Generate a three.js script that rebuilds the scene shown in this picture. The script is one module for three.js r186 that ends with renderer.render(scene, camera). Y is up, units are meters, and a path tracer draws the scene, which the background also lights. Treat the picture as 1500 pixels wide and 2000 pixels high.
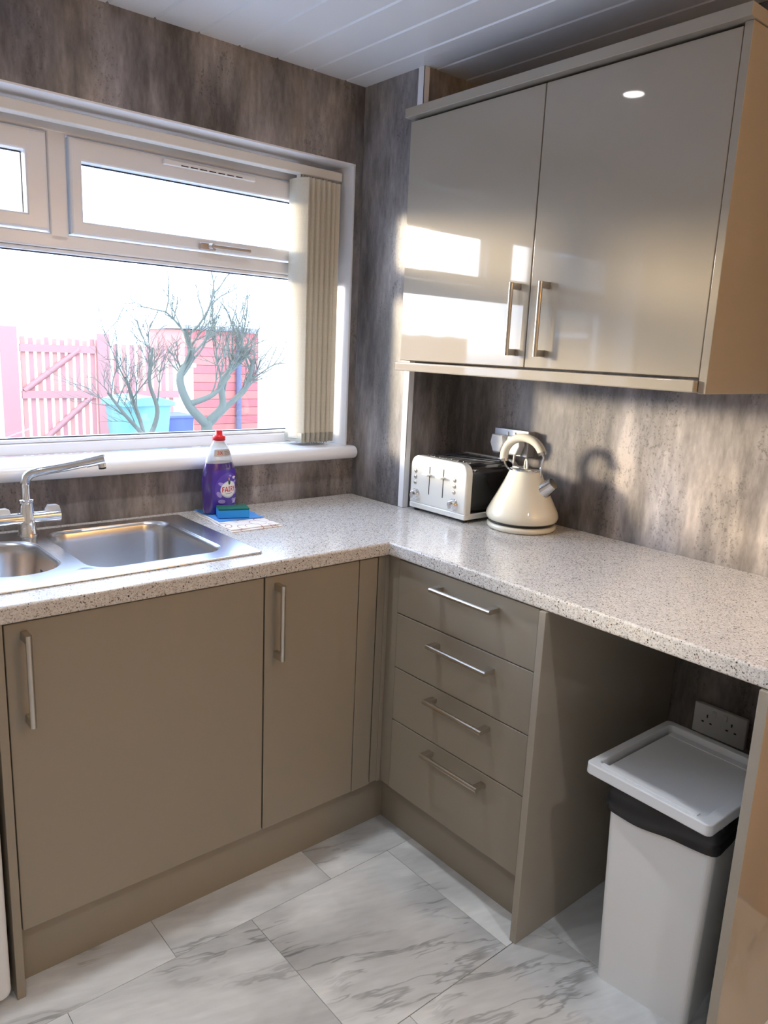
import * as THREE from 'three';
import { mergeGeometries, mergeVertices } from 'three/addons/utils/BufferGeometryUtils.js';
import { RoundedBoxGeometry } from 'three/addons/geometries/RoundedBoxGeometry.js';

// ---------------------------------------------------------------- camera, sky, sun, exposure
const scene = new THREE.Scene();
const renderer = new THREE.WebGLRenderer({ antialias: true });
renderer.toneMapping = THREE.LinearToneMapping;
renderer.toneMappingExposure = 1.0;
renderer.shadowMap.enabled = true;
const camera = new THREE.PerspectiveCamera(2 * Math.atan(1000 / 1478.46) * 180 / Math.PI, 0.75, 0.05, 200);
camera.position.set(-1.6966, 1.4349, 2.1736);
camera.rotation.order = 'YXZ';
const D2R = Math.PI / 180;
camera.rotation.set(-12.12 * D2R, -40.56 * D2R, 2.568 * D2R);
scene.add(camera);

const SUN = new THREE.Vector3(-0.64, 0.125, -0.77).normalize();
{
  // bright hazy winter sky, brightest round the low sun
  const W = 512, H = 256, px = new Float32Array(W * H * 4), d = new THREE.Vector3();
  for (let j = 0; j < H; j++) for (let i = 0; i < W; i++) {
    const v = (j + 0.5) / H, u = (i + 0.5) / W, la = (v - 0.5) * Math.PI, lo = (u - 0.5) * 2 * Math.PI;
    d.set(Math.cos(la) * Math.cos(lo), Math.sin(la), Math.cos(la) * Math.sin(lo));
    const a = Math.acos(Math.min(1, Math.max(-1, d.dot(SUN)))) / D2R;
    const g = 20 * Math.exp(-(a * a) / (2 * 7.5 * 7.5)) + 1.6 * Math.exp(-a / 25);
    const k = (j * W + i) * 4;
    px[k] = 4.0 + g * 1.05; px[k + 1] = 5.5 + g * 1.0; px[k + 2] = 8.2 + g * 0.92; px[k + 3] = 1;
  }
  const t = new THREE.DataTexture(px, W, H, THREE.RGBAFormat, THREE.FloatType);
  t.mapping = THREE.EquirectangularReflectionMapping; t.magFilter = THREE.LinearFilter; t.needsUpdate = true;
  scene.background = t;
}
const sun = new THREE.DirectionalLight(new THREE.Color(1.0, 0.83, 0.57), 5.3);
sun.position.copy(SUN).multiplyScalar(20);
sun.target.position.set(0, 1.2, 0.5); sun.position.add(sun.target.position);
sun.castShadow = true; sun.shadow.radius = 12;
sun.shadow.camera.left = -6; sun.shadow.camera.right = 6; sun.shadow.camera.top = 5; sun.shadow.camera.bottom = -4; sun.shadow.camera.far = 60;
sun.shadow.mapSize.set(2048, 2048);
scene.add(sun, sun.target);

// ---------------------------------------------------------------- measures
const H = 2.282, P = 0.269, ZP = 0.289;           // ceiling, right wall plane, pillar depth (pillar face x = 0, window wall z = 0)
const WT = 0.91, WB = 0.872;                       // worktop top and underside
const ZF = 0.631, XF = -0.351;                     // worktop front edges of the two runs
const ZD = 0.615, XD = -0.336;                     // door and drawer fronts
const XU = -0.05;                                  // wall cabinet door front
const XW0 = -1.86, XW1 = -0.0345, YW0 = 1.09, YW1 = 2.037; // window opening
const ZFR = -0.14;                                 // inner face of the window frame
const XL = -2.9, ZB = 3.6;                         // rest of the room

// ---------------------------------------------------------------- helpers
function rng(seed) { let s = seed >>> 0; return () => { s = (s + 0x6D2B79F5) | 0; let t = Math.imul(s ^ (s >>> 15), 1 | s); t = (t + Math.imul(t ^ (t >>> 7), 61 | t)) ^ t; return ((t ^ (t >>> 14)) >>> 0) / 4294967296; }; }
const used = {};
function numbered(n) { if (!(n in used)) { used[n] = 0; return n; } used[n]++; return n + '_' + String(used[n]).padStart(3, '0'); }
function fin(o) { o.traverse((m) => { if (m.isMesh) { m.castShadow = true; m.receiveShadow = true; } }); return o; }
function thing(name, label, category, at = [0, 0, 0], turn = 0, group) {
  const o = new THREE.Group(); o.name = numbered(name); o.position.set(...at); o.rotation.y = turn;
  o.userData = { label, category }; if (group) o.userData.group = group; scene.add(o); return o;
}
function structure(name, o = new THREE.Group(), label) { o.name = name; o.userData.kind = 'structure'; if (label) o.userData.label = label; scene.add(o); return o; }
function part(parent, name, geo, mat, label) {
  const g = Array.isArray(geo) ? merge(geo) : geo;
  const m = new THREE.Mesh(g, mat); m.name = name; m.castShadow = m.receiveShadow = true; if (label) m.userData.label = label; parent.add(m); return m;
}
function merge(list) {
  const gs = list.map((g) => { const q = g.index ? g.toNonIndexed() : g; for (const k of Object.keys(q.attributes)) if (!['position', 'normal', 'uv'].includes(k)) q.deleteAttribute(k); if (!q.attributes.uv) q.setAttribute('uv', new THREE.BufferAttribute(new Float32Array(q.attributes.position.count * 2), 2)); return q; });
  return gs.length === 1 ? gs[0] : mergeGeometries(gs);
}
function box(x0, x1, y0, y1, z0, z1) { return new THREE.BoxGeometry(x1 - x0, y1 - y0, z1 - z0).translate((x0 + x1) / 2, (y0 + y1) / 2, (z0 + z1) / 2); }
function rbox(x0, x1, y0, y1, z0, z1, r = 0.0015, seg = 2) { return new RoundedBoxGeometry(x1 - x0, y1 - y0, z1 - z0, seg, r).translate((x0 + x1) / 2, (y0 + y1) / 2, (z0 + z1) / 2); }
function cyl(r0, r1, h, seg = 24) { return new THREE.CylinderGeometry(r0, r1, h, seg); }      // top, bottom
function rod(a, b, r, r2 = r, seg = 12) {
  const A = new THREE.Vector3(...a), B = new THREE.Vector3(...b), d = B.clone().sub(A), L = d.length();
  const g = new THREE.CylinderGeometry(r2, r, L, seg); g.translate(0, L / 2, 0);
  g.applyQuaternion(new THREE.Quaternion().setFromUnitVectors(new THREE.Vector3(0, 1, 0), d.normalize())); g.translate(...a); return g;
}
function tube(pts, r, seg = 40, rad = 12, closed = false) { return new THREE.TubeGeometry(new THREE.CatmullRomCurve3(pts.map((p) => new THREE.Vector3(...p)), closed, 'catmullrom', 0.5), seg, r, rad, closed); }
function lathe(prof, seg = 48) { return new THREE.LatheGeometry(prof.map(([r, y]) => new THREE.Vector2(r, y)), seg); }
function rrect(x0, x1, y0, y1, r, path = new THREE.Shape()) {
  path.moveTo(x0 + r, y0); path.lineTo(x1 - r, y0); path.absarc(x1 - r, y0 + r, r, -Math.PI / 2, 0); path.lineTo(x1, y1 - r); path.absarc(x1 - r, y1 - r, r, 0, Math.PI / 2);
  path.lineTo(x0 + r, y1); path.absarc(x0 + r, y1 - r, r, Math.PI / 2, Math.PI); path.lineTo(x0, y0 + r); path.absarc(x0 + r, y0 + r, r, Math.PI, Math.PI * 1.5); return path;
}
// uv in metres from the dominant axis of each face
function metric(geo, ox = 0, oy = 0) {
  const g = geo.index ? geo.toNonIndexed() : geo, p = g.attributes.position, uv = new Float32Array(p.count * 2);
  const a = new THREE.Vector3(), b = new THREE.Vector3(), c = new THREE.Vector3();
  for (let i = 0; i < p.count; i += 3) {
    a.fromBufferAttribute(p, i); b.fromBufferAttribute(p, i + 1); c.fromBufferAttribute(p, i + 2);
    const n = b.clone().sub(a).cross(c.clone().sub(a)); const ax = Math.abs(n.x), ay = Math.abs(n.y), az = Math.abs(n.z);
    [a, b, c].forEach((v, k) => {
      let s, t; if (ay >= ax && ay >= az) { s = v.x; t = v.z; } else if (ax >= az) { s = v.z; t = v.y; } else { s = v.x; t = v.y; }
      uv[(i + k) * 2] = s + ox; uv[(i + k) * 2 + 1] = t + oy;
    });
  }
  g.setAttribute('uv', new THREE.BufferAttribute(uv, 2)); return g;
}
// value noise that tiles over `per` cells
function makeNoise(seed) {
  const r = rng(seed), T = new Float32Array(65536); for (let i = 0; i < 65536; i++) T[i] = r();
  const h = (x, y) => T[((x * 73856093) ^ (y * 19349663)) & 65535];
  const mod = (a, n) => ((a % n) + n) % n;
  return (x, y, px, py) => {
    const xi = Math.floor(x), yi = Math.floor(y); let fx = x - xi, fy = y - yi; fx = fx * fx * (3 - 2 * fx); fy = fy * fy * (3 - 2 * fy);
    const x0 = mod(xi, px), x1 = mod(xi + 1, px), y0 = mod(yi, py), y1 = mod(yi + 1, py);
    return (h(x0, y0) * (1 - fx) + h(x1, y0) * fx) * (1 - fy) + (h(x0, y1) * (1 - fx) + h(x1, y1) * fx) * fy;
  };
}
function fbm(N, x, y, px, py, oct = 4, gain = 0.5) { let s = 0, a = 1, t = 0; for (let o = 0; o < oct; o++) { s += a * N(x, y, px, py); t += a; a *= gain; x *= 2; y *= 2; px *= 2; py *= 2; } return s / t; }
const clamp = (v, a = 0, b = 1) => Math.min(b, Math.max(a, v));
const sstep = (a, b, v) => { v = clamp((v - a) / (b - a)); return v * v * (3 - 2 * v); };
function dataTex(w, h, fn, rx = 1, ry = 1, srgb = true) {
  const d = new Uint8Array(w * h * 4);
  for (let j = 0; j < h; j++) for (let i = 0; i < w; i++) { const c = fn(i / w, j / h, i, j), k = (j * w + i) * 4; d[k] = clamp(c[0], 0, 255); d[k + 1] = clamp(c[1], 0, 255); d[k + 2] = clamp(c[2], 0, 255); d[k + 3] = 255; }
  const t = new THREE.DataTexture(d, w, h, THREE.RGBAFormat); t.wrapS = t.wrapT = THREE.RepeatWrapping; t.magFilter = THREE.LinearFilter; t.minFilter = THREE.LinearMipmapLinearFilter; t.generateMipmaps = true;
  t.repeat.set(rx, ry); if (srgb) t.colorSpace = THREE.SRGBColorSpace; t.needsUpdate = true; return t;
}
function canvasTex(w, h, draw) { const c = document.createElement('canvas'); c.width = w; c.height = h; draw(c.getContext('2d'), w, h); const t = new THREE.CanvasTexture(c); t.colorSpace = THREE.SRGBColorSpace; return t; }
const std = (color, roughness = 0.5, o = {}) => new THREE.MeshStandardMaterial({ color, roughness, ...o });
const phys = (color, roughness = 0.5, o = {}) => new THREE.MeshPhysicalMaterial({ color, roughness, ...o });
const lin = (r, g, b) => new THREE.Color().setRGB(r, g, b);

// ---------------------------------------------------------------- textures
const N1 = makeNoise(11), N2 = makeNoise(23), N3 = makeNoise(37);
// concrete-look wall panel, 1.2 m x 2.4 m: cloudy vertical drifts, scraped streaks, dark pits
const wallTex = dataTex(1024, 2048, (u, v) => {
  const cloud = fbm(N1, u * 7, v * 8, 7, 8, 4), drift = fbm(N2, u * 22, v * 8, 22, 8, 4, 0.6), fine = fbm(N3, u * 130, v * 80, 130, 80, 3, 0.65);
  const col = fbm(N3, u * 9 + 3.3, v * 1, 9, 1, 2);
  let L = 0.5 + (cloud - 0.5) * 0.95 + (drift - 0.5) * 0.95 + (fine - 0.5) * 0.34 + (col - 0.5) * 0.45;
  const pitZone = sstep(0.5, 0.68, fbm(N2, u * 14 + 7, v * 9 + 2, 14, 9, 3));
  const pit = sstep(0.6, 0.74, fbm(N1, u * 260, v * 380, 260, 380, 3, 0.7)) * (0.12 + 0.88 * pitZone);
  L -= pit * 0.3;
  L = clamp(L, 0.02, 1);
  const warm = fbm(N1, u * 7 + 1.5, v * 5 + 4.2, 7, 5, 3) - 0.5;
  const g = 78 + L * 108;
  return [g * (1.02 + warm * 0.1), g * (0.975 + warm * 0.02), g * (0.965 - warm * 0.12)];
}, 1 / 1.2, 1 / 2.4);
// speckled laminate, 0.4 m square
const topTex = (() => {
  const S = 1024, f = new Float32Array(S * S * 3), r = rng(5);
  for (let j = 0; j < S; j++) for (let i = 0; i < S; i++) { const n = fbm(N1, i / S * 90, j / S * 90, 90, 90, 3, 0.7) - 0.5, m = fbm(N2, i / S * 200, j / S * 200, 200, 200, 2) - 0.5, b = 210 + n * 46 + m * 44, k = (j * S + i) * 3; f[k] = b; f[k + 1] = b * 0.985; f[k + 2] = b * 0.97; }
  const blob = (n, rmin, rmax, c, al) => { for (let q = 0; q < n; q++) { const x = r() * S, y = r() * S, a = rmin + r() * r() * (rmax - rmin), e = 0.55 + r() * 0.9, th = r() * 3.14, ct = Math.cos(th), st = Math.sin(th), R = Math.ceil(a * 1.6); for (let dy = -R; dy <= R; dy++) for (let dx = -R; dx <= R; dx++) { const p = (dx * ct + dy * st) / a, w = (-dx * st + dy * ct) / (a * e), q2 = p * p + w * w; if (q2 > 1) continue; const X = (Math.round(x + dx) + S) % S, Y = (Math.round(y + dy) + S) % S, k = (Y * S + X) * 3, t = al * (1 - q2 * q2 * 0.5); for (let z = 0; z < 3; z++) f[k + z] += (c[z] - f[k + z]) * t; } } };
  blob(5200, 2.2, 7, [226, 222, 214], 0.7); blob(3600, 2.0, 5.5, [150, 140, 130], 0.75); blob(2300, 1.8, 5.0, [98, 90, 84], 0.85); blob(700, 2.0, 6.0, [62, 56, 54], 0.9); blob(500, 2, 5, [176, 132, 104], 0.6);
  return dataTex(S, S, (u, v, i, j) => { const k = (j * S + i) * 3; return [f[k], f[k + 1], f[k + 2]]; }, 2.5, 2.5);
})();
// grey-white marble for the vinyl tiles, 1.8 m square
const marbleTex = dataTex(2048, 2048, (u, v) => {
  const wx = fbm(N2, u * 7, v * 7, 7, 7, 4) - 0.5, wy = fbm(N3, u * 7 + 4, v * 7, 7, 7, 5, 0.6) - 0.5;
  const t = v - 0.3 * u + 3;                                   // streaks run at a shallow slant
  const band = fbm(N1, u * 5 + wx, t * 16 + wy * 1.6, 997, 997, 5, 0.55);
  const cloud = fbm(N3, u * 6 + wx, t * 9 + wy, 997, 997, 4);
  const fine = fbm(N2, u * 26, t * 150, 997, 997, 3, 0.6);
  const ridge = 1 - Math.abs(2 * fbm(N2, u * 6 + wx * 0.5, t * 40 + wy * 1.1, 997, 997, 5, 0.62) - 1);
  const zone = sstep(0.5, 0.68, fbm(N1, u * 6 + 2, t * 10 + 5, 997, 997, 3));
  let L = 196 + (cloud - 0.5) * 62 + (band - 0.5) * 52 + (fine - 0.5) * 16;
  L -= sstep(0.9, 0.995, ridge) * zone * 50 * (0.3 + fine) + zone * 22;
  const w = (band - 0.5) * 10;
  L += 24; return [L * 0.965 + w * 0.3, L * 0.985, L * 1.0 - w * 0.4];
}, 1 / 1.8, 1 / 1.8);
const peel = dataTex(512, 512, (u, v) => { const n = fbm(N1, u * 40, v * 40, 40, 40, 3, 0.5) * 255; return [n, n, n]; }, 1.7, 1.7, false);
const oakTex = dataTex(512, 1024, (u, v) => {
  const w = fbm(N2, u * 4, v * 2, 4, 2, 3) - 0.5, g = fbm(N1, u * 40 + w * 9, v * 3, 40, 3, 4, 0.6), l = 0.62 + (g - 0.5) * 0.55 + w * 0.2;
  return [236 * l + 20, 172 * l + 8, 98 * l];
}, 1 / 0.8, 1 / 2.0);
const weaveTex = dataTex(256, 256, (u, v, i, j) => { const n = 218 + ((i >> 1) % 2 ? 12 : -6) + ((j >> 1) % 2 ? 9 : -6) + (N1(u * 64, v * 64, 64, 64) - 0.5) * 30; return [n, n * 0.96, n * 0.87]; }, 8, 8);

// ---------------------------------------------------------------- materials
const M = {
  wall: std(0xffffff, 0.42, { map: wallTex, bumpMap: wallTex, bumpScale: 0.0006 }),
  plaster: std(lin(0.72, 0.68, 0.6), 0.9),
  plank: phys(lin(0.83, 0.84, 0.86), 0.22, {}),
  tile: std(0xffffff, 0.33, { map: marbleTex }),
  subfloor: std(lin(0.3, 0.3, 0.3), 0.9),
  worktop: std(0xffffff, 0.2, { map: topTex }),
  gloss: phys(lin(0.37, 0.33, 0.272), 0.6, { specularIntensity: 0.1, clearcoat: 1, clearcoatRoughness: 0.035, clearcoatNormalMap: null, bumpMap: peel, bumpScale: 0.00012 }),
  matt: std(lin(0.31, 0.272, 0.215), 0.42),
  carcass: std(lin(0.35, 0.31, 0.26), 0.6),
  nickel: std(lin(0.6, 0.56, 0.5), 0.3, { metalness: 1 }),
  chrome: std(lin(0.82, 0.84, 0.87), 0.06, { metalness: 1 }),
  steel: std(lin(0.66, 0.67, 0.69), 0.24, { metalness: 1 }),
  upvc: phys(lin(0.88, 0.88, 0.9), 0.25),
  rubber: std(lin(0.03, 0.03, 0.03), 0.6),
  glass: phys(0xffffff, 0.0, { transmission: 1, thickness: 0, ior: 1.5 }),
  blind: phys(0xffffff, 0.9, { map: weaveTex, transmission: 0.16, thickness: 0, side: THREE.DoubleSide }),
  weight: std(lin(0.42, 0.4, 0.33), 0.6),
  whitePlastic: phys(lin(0.78, 0.8, 0.82), 0.3),
  binBody: phys(lin(0.84, 0.86, 0.88), 0.42),
  bag: phys(lin(0.012, 0.012, 0.016), 0.32),
  cream: phys(lin(0.8, 0.755, 0.62), 0.28, { clearcoat: 1, clearcoatRoughness: 0.04 }),
  toasterWhite: phys(lin(0.82, 0.81, 0.76), 0.25, { clearcoat: 1, clearcoatRoughness: 0.05 }),
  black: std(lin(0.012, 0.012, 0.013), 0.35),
  oak: phys(0xffffff, 0.4, { map: oakTex }),
  greySocket: std(lin(0.55, 0.57, 0.6), 0.35, { metalness: 0.6 }),
};

// ================================================================ the room
{ // floor of marble-look vinyl tiles
  const floor = structure('floor', new THREE.Group(), 'grey marble-look vinyl tile floor');
  part(floor, 'underlay', box(XL - 0.1, P + 0.1, -0.12, -0.0035, -0.0, ZB + 0.1), M.subfloor);
  const W = 0.4545, Dp = 0.459, g = 0.0011, r = rng(77);
  const rows = [[0.259 - Dp, -0.44], [0.259, -0.583], [0.718, -0.38], [1.178, -0.25], [1.637, -0.5], [2.096, -0.32], [2.555, -0.6], [3.014, -0.4], [3.473, -0.55]];
  for (const [z0, xj] of rows) {
    const n0 = Math.ceil((xj - XL) / W);
    for (let k = -n0; k < 3; k++) {
      const a = Math.max(xj + k * W + g / 2, XL), b = Math.min(xj + (k + 1) * W - g / 2, P - 0.001), c = Math.max(z0 + g / 2, 0.001), d = Math.min(z0 + Dp - g / 2, ZB);
      if (b - a < 0.02 || d - c < 0.02) continue;
      part(floor, 'tile', metric(rbox(a, b, -0.0035, 0, c, d, 0.0006, 1), -a + r() * 1.34, -c + r() * 1.34), M.tile);
    }
  }
}
{ // ceiling of white plastic planks running away from the window
  const ceil = structure('ceiling', new THREE.Group(), 'white plastic plank ceiling');
  part(ceil, 'ceiling_board', box(XL - 0.1, P + 0.1, H + 0.012, H + 0.12, -0.28, ZB + 0.1), M.plaster);
  const W = 0.1295;
  for (let k = 0; k < 26; k++) {
    const x1 = 0.305 - k * W, x0 = x1 - W; if (x1 < XL) break;
    const s = new THREE.Shape(); const a = Math.max(x0, XL), b = Math.min(x1, P);
    s.moveTo(a + 0.0006, H + 0.012); s.lineTo(a + 0.0006, H + 0.005); s.lineTo(a + 0.005, H); s.lineTo(b - 0.0052, H); s.lineTo(b - 0.0014, H + 0.005); s.lineTo(b - 0.0006, H + 0.012);
    part(ceil, 'plank', new THREE.ExtrudeGeometry(s, { depth: ZB, bevelEnabled: false }), M.plank);
  }
}
{
  const g = [box(XL - 0.1, XW0, -0.1, H + 0.01, -0.28, 0), box(XW1, P + 0.1, -0.1, H + 0.01, -0.28, 0), box(XW0, XW1, -0.1, YW0 - 0.045, -0.28, 0), box(XW0, XW1, YW1, H + 0.01, -0.28, 0)];
  structure('wall_back', new THREE.Mesh(merge(g.map((q) => metric(q, 0.35, 0.1))), M.wall), 'window wall clad in mottled grey-brown panels');
  structure('wall_pillar', new THREE.Mesh(metric(box(0, P, 0, H + 0.01, 0, ZP), 0.83, 0.7), M.wall), 'boxed-out pillar clad in mottled grey-brown panels');
  structure('wall_right', new THREE.Mesh(metric(box(P, P + 0.1, -0.1, H + 0.01, 0, 1.80), 0.2, 0.35), M.wall), 'right wall clad in mottled grey-brown panels');
  structure('wall_right_rear', new THREE.Mesh(merge([box(P, P + 0.1, -0.1, H + 0.01, 2.66, ZB), box(P, P + 0.1, 2.05, H + 0.01, 1.80, 2.66)].map((q) => metric(q))), M.plaster));
  structure('wall_left', new THREE.Mesh(box(XL - 0.1, XL, -0.1, H + 0.01, 0, ZB), M.plaster));
  structure('wall_front', new THREE.Mesh(box(XL - 0.1, P + 0.1, -0.1, H + 0.01, ZB, ZB + 0.1), M.plaster));
  // white angle strip on the outer corner of the pillar
  const t = structure('trim_1', new THREE.Mesh(merge([box(-0.0022, 0.0, WT, H, ZP - 0.024, ZP + 0.002), box(-0.0022, 0.02, WT, H, ZP, ZP + 0.002)]), M.upvc), 'white plastic angle strip on the pillar corner');
  fin(t);
  // oak door in the rear of the right wall
  const dr = structure('door_1', new THREE.Group(), 'oak veneer door in the right wall');
  part(dr, 'door_leaf', metric(box(P + 0.012, P + 0.052, 0.005, 1.985, 1.865, 2.6)), M.oak);
  part(dr, 'door_frame', [box(P - 0.012, P + 0.1, 0, 2.05, 1.80, 1.862), box(P - 0.012, P + 0.1, 0, 2.05, 2.603, 2.66), box(P - 0.012, P + 0.1, 1.988, 2.05, 1.862, 2.603)].map((q) => metric(q)), M.oak);
  part(dr, 'door_handle', [rod([P + 0.012, 1.0, 2.53], [P - 0.04, 1.0, 2.53], 0.009), rod([P - 0.04, 1.0, 2.535], [P - 0.04, 1.0, 2.42], 0.009)], M.nickel);
}
// ---------------------------------------------------------------- window
{
  const w = structure('window_1', new THREE.Group(), 'white plastic casement window with two fanlights');
  const z1 = ZFR, z0 = ZFR - 0.065, fr = (x0, x1, y0, y1, a = z0, b = z1, r = 0.006) => rbox(x0, x1, y0, y1, a, b, r, 2);
  // fixed frame: head, jambs, bottom, mullion, transom
  part(w, 'frame', [fr(XW0, XW1, 1.975, YW1), fr(XW0, XW1, 1.09, 1.124), fr(XW0, XW0 + 0.05, 1.09, YW1), fr(XW1 - 0.05, XW1, 1.09, YW1), fr(-0.986, -0.934, 1.69, YW1, z0, z1 - 0.001), fr(XW0, XW1, 1.672, 1.712, z0, z1 - 0.001)], M.upvc);
  const sash = (name, x0, x1, y0, y1, b, proud, bt = b, bb = b) => {   // frame of four bars with a sloped bead and a pane
    const s = new THREE.Shape(); s.moveTo(x0, y0); s.lineTo(x1, y0); s.lineTo(x1, y1); s.lineTo(x0, y1); s.closePath();
    const hole = new THREE.Path(); hole.moveTo(x0 + b, y0 + bb); hole.lineTo(x0 + b, y1 - bt); hole.lineTo(x1 - b, y1 - bt); hole.lineTo(x1 - b, y0 + bb); hole.closePath(); s.holes.push(hole);
    const g = new THREE.ExtrudeGeometry(s, { depth: 0.05, bevelEnabled: true, bevelThickness: 0.006, bevelSize: 0.006, bevelOffset: -0.006, bevelSegments: 2 }); g.translate(0, 0, z1 - 0.05 + proud - 0.006);
    const f = part(w, name, g, M.upvc);
    part(f, 'pane', box(x0 + b - 0.004, x1 - b + 0.004, y0 + bb - 0.004, y1 - bt + 0.004, z1 - 0.032, z1 - 0.028), M.glass);
    const X0 = x0 + b, X1 = x1 - b, Y0 = y0 + bb, Y1 = y1 - bt, ga = z1 - 0.027, gb = z1 - 0.02;
    part(f, 'gasket', [box(X0 - 0.001, X1 + 0.001, Y0 - 0.001, Y0 + 0.003, ga, gb), box(X0 - 0.001, X1 + 0.001, Y1 - 0.003, Y1 + 0.001, ga, gb), box(X0 - 0.001, X0 + 0.002, Y0, Y1, ga, gb), box(X1 - 0.002, X1 + 0.001, Y0, Y1, ga, gb)], M.rubber);
    return f;
  };
  const sr = sash('fanlight_sash', -0.930, XW1 - 0.054, 1.716, 1.971, 0.034, 0.012, 0.06, 0.036);
  sash('fanlight_sash', XW0 + 0.054, -0.990, 1.716, 1.971, 0.058, 0.012, 0.056, 0.04);
  // trickle vent on the head of the right fanlight
  part(sr, 'trickle_vent', [rbox(-0.66, -0.345, 1.945, 1.962, ZFR + 0.01, ZFR + 0.026, 0.005, 2)], M.upvc);
  const slots = []; for (let i = 0; i < 7; i++) slots.push(box(-0.605 + i * 0.031, -0.582 + i * 0.031, 1.948, 1.951, ZFR + 0.0255, ZFR + 0.0268)); part(sr, 'vent_slot_shade', slots, M.black);  // black bars paint the shade of vent openings that are not cut
  // lever handle on the fanlight's bottom rail
  part(sr, 'handle', [rbox(-0.545, -0.49, 1.716, 1.738, ZFR + 0.012, ZFR + 0.03, 0.005, 2), rbox(-0.51, -0.37, 1.722, 1.734, ZFR + 0.03, ZFR + 0.043, 0.005, 2), rod([-0.515, 1.728, ZFR + 0.02], [-0.505, 1.728, ZFR + 0.04], 0.009)], std(lin(0.5, 0.42, 0.36), 0.4, { metalness: 0.5 }));
  const lower = (x0, x1) => { const f = sash('fixed_light', x0, x1, 1.124, 1.672, 0.012, -0.006); return f; };
  lower(XW0 + 0.054, XW1 - 0.054);
  // reveal lining of white board: two cheeks and the soffit
  part(w, 'reveal_cheek', rbox(XW1 - 0.004, XW1 + 0.004, YW0, YW1, ZFR, 0.001, 0.001, 1), M.upvc);
  part(w, 'reveal_cheek', rbox(XW0 - 0.004, XW0 + 0.004, YW0, YW1, ZFR, 0.001, 0.001, 1), M.upvc);
  part(w, 'soffit_lining', box(XW0, XW1 + 0.004, YW1 - 0.004, YW1 + 0.001, ZFR, 0.001), M.upvc);
  // rounded sill board
  const s = new THREE.Shape(); s.moveTo(ZFR, 1.045); s.lineTo(0.022, 1.045); s.absarc(0.022, 1.0675, 0.0225, -Math.PI / 2, Math.PI / 2); s.lineTo(ZFR, 1.09); s.closePath();
  const g = new THREE.ExtrudeGeometry(s, { depth: XW0 + 0.02 < 0 ? -0.016 - (XW0 - 0.03) : 1, bevelEnabled: true, bevelThickness: 0.008, bevelSize: 0.008, bevelOffset: -0.008, bevelSegments: 4, curveSegments: 16 });
  g.rotateY(-Math.PI / 2); // shape x -> z, depth -> -x
  g.translate(-0.017, 0, 0);
  const sg = g; part(w, 'sill_board', sg, M.upvc);
}
// ---------------------------------------------------------------- vertical blind drawn to the side
{
  const b = thing('vertical_blind', 'cream vertical blind gathered at the pillar end of the window', 'blind', [-0.15, 1.09, -0.075]);
  part(b, 'headrail', [rbox(XW0 + 0.15 + 0.01, XW1 + 0.15 - 0.008, 0.897, 0.926, -0.02, 0.02, 0.004, 2)], std(lin(0.8, 0.77, 0.72), 0.4));
  const slat = (() => { const n = 10, g = new THREE.PlaneGeometry(0.089, 0.86, n, 1), p = g.attributes.position; for (let i = 0; i < p.count; i++) { const u = p.getX(i) / 0.0445; p.setZ(i, 0.011 * (1 - u * u)); } g.computeVertexNormals(); g.translate(0, 0.455, 0); return g; })();
  const wt = rbox(-0.043, 0.043, 0.012, 0.045, -0.002, 0.008, 0.002, 1);
  for (let k = 0; k < 12; k++) {
    const x = -0.056 + k * 0.0108, s = new THREE.Mesh(slat, M.blind); s.name = 'slat'; s.castShadow = s.receiveShadow = true; s.position.set(x, 0, 0); s.rotation.y = -(k === 11 ? 58 : 78 + (k % 2) * 9) * D2R; b.add(s);
    const m = new THREE.Mesh(wt, M.weight); m.name = 'weight'; m.castShadow = m.receiveShadow = true; s.add(m);
    const hk = new THREE.Mesh(box(-0.008, 0.008, 0.88, 0.897, -0.001, 0.003), M.upvc); hk.name = 'hanger'; s.add(hk);
  }
  const ch = []; for (let k = 0; k < 11; k++) for (const dz of [-0.036, 0.036]) { const x = -0.056 + k * 0.0108; ch.push(tube([[x, 0.022, dz], [x + 0.0054, 0.006, dz], [x + 0.0108, 0.022, dz]], 0.0012, 8, 5)); }
  part(b, 'bead_chain', ch, M.weight);
}
// ================================================================ worktop and sink
{
  const s = new THREE.Shape(), zEnd = 1.70;                    // drawn in x, -z; extruded up
  const L = [[-2.02, -0.001], [P - 0.001, -0.001]];
  s.moveTo(-2.02, -0.002); s.lineTo(-2.02, -ZF); s.lineTo(XF, -ZF); s.lineTo(XF, -zEnd); s.lineTo(P - 0.001, -zEnd); s.lineTo(P - 0.001, -ZP - 0.001); s.lineTo(-0.001, -ZP - 0.001); s.lineTo(-0.001, -0.002); s.closePath();
  const hole = new THREE.Path(); rrect(-1.64, -0.745, -0.525, -0.075, 0.03, hole); s.holes.push(hole);
  const g = new THREE.ExtrudeGeometry(s, { depth: WT - WB - 0.012, bevelEnabled: true, bevelThickness: 0.006, bevelSize: 0.006, bevelOffset: -0.006, bevelSegments: 4, curveSegments: 6 });
  g.rotateX(-Math.PI / 2); g.translate(0, WB + 0.006, 0);
  const o = part(scene, 'worktop', metric(g, 5, 5), M.worktop); o.userData = { label: 'L-shaped speckled pale grey laminate worktop on the base cabinets', category: 'worktop' };
}
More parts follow.
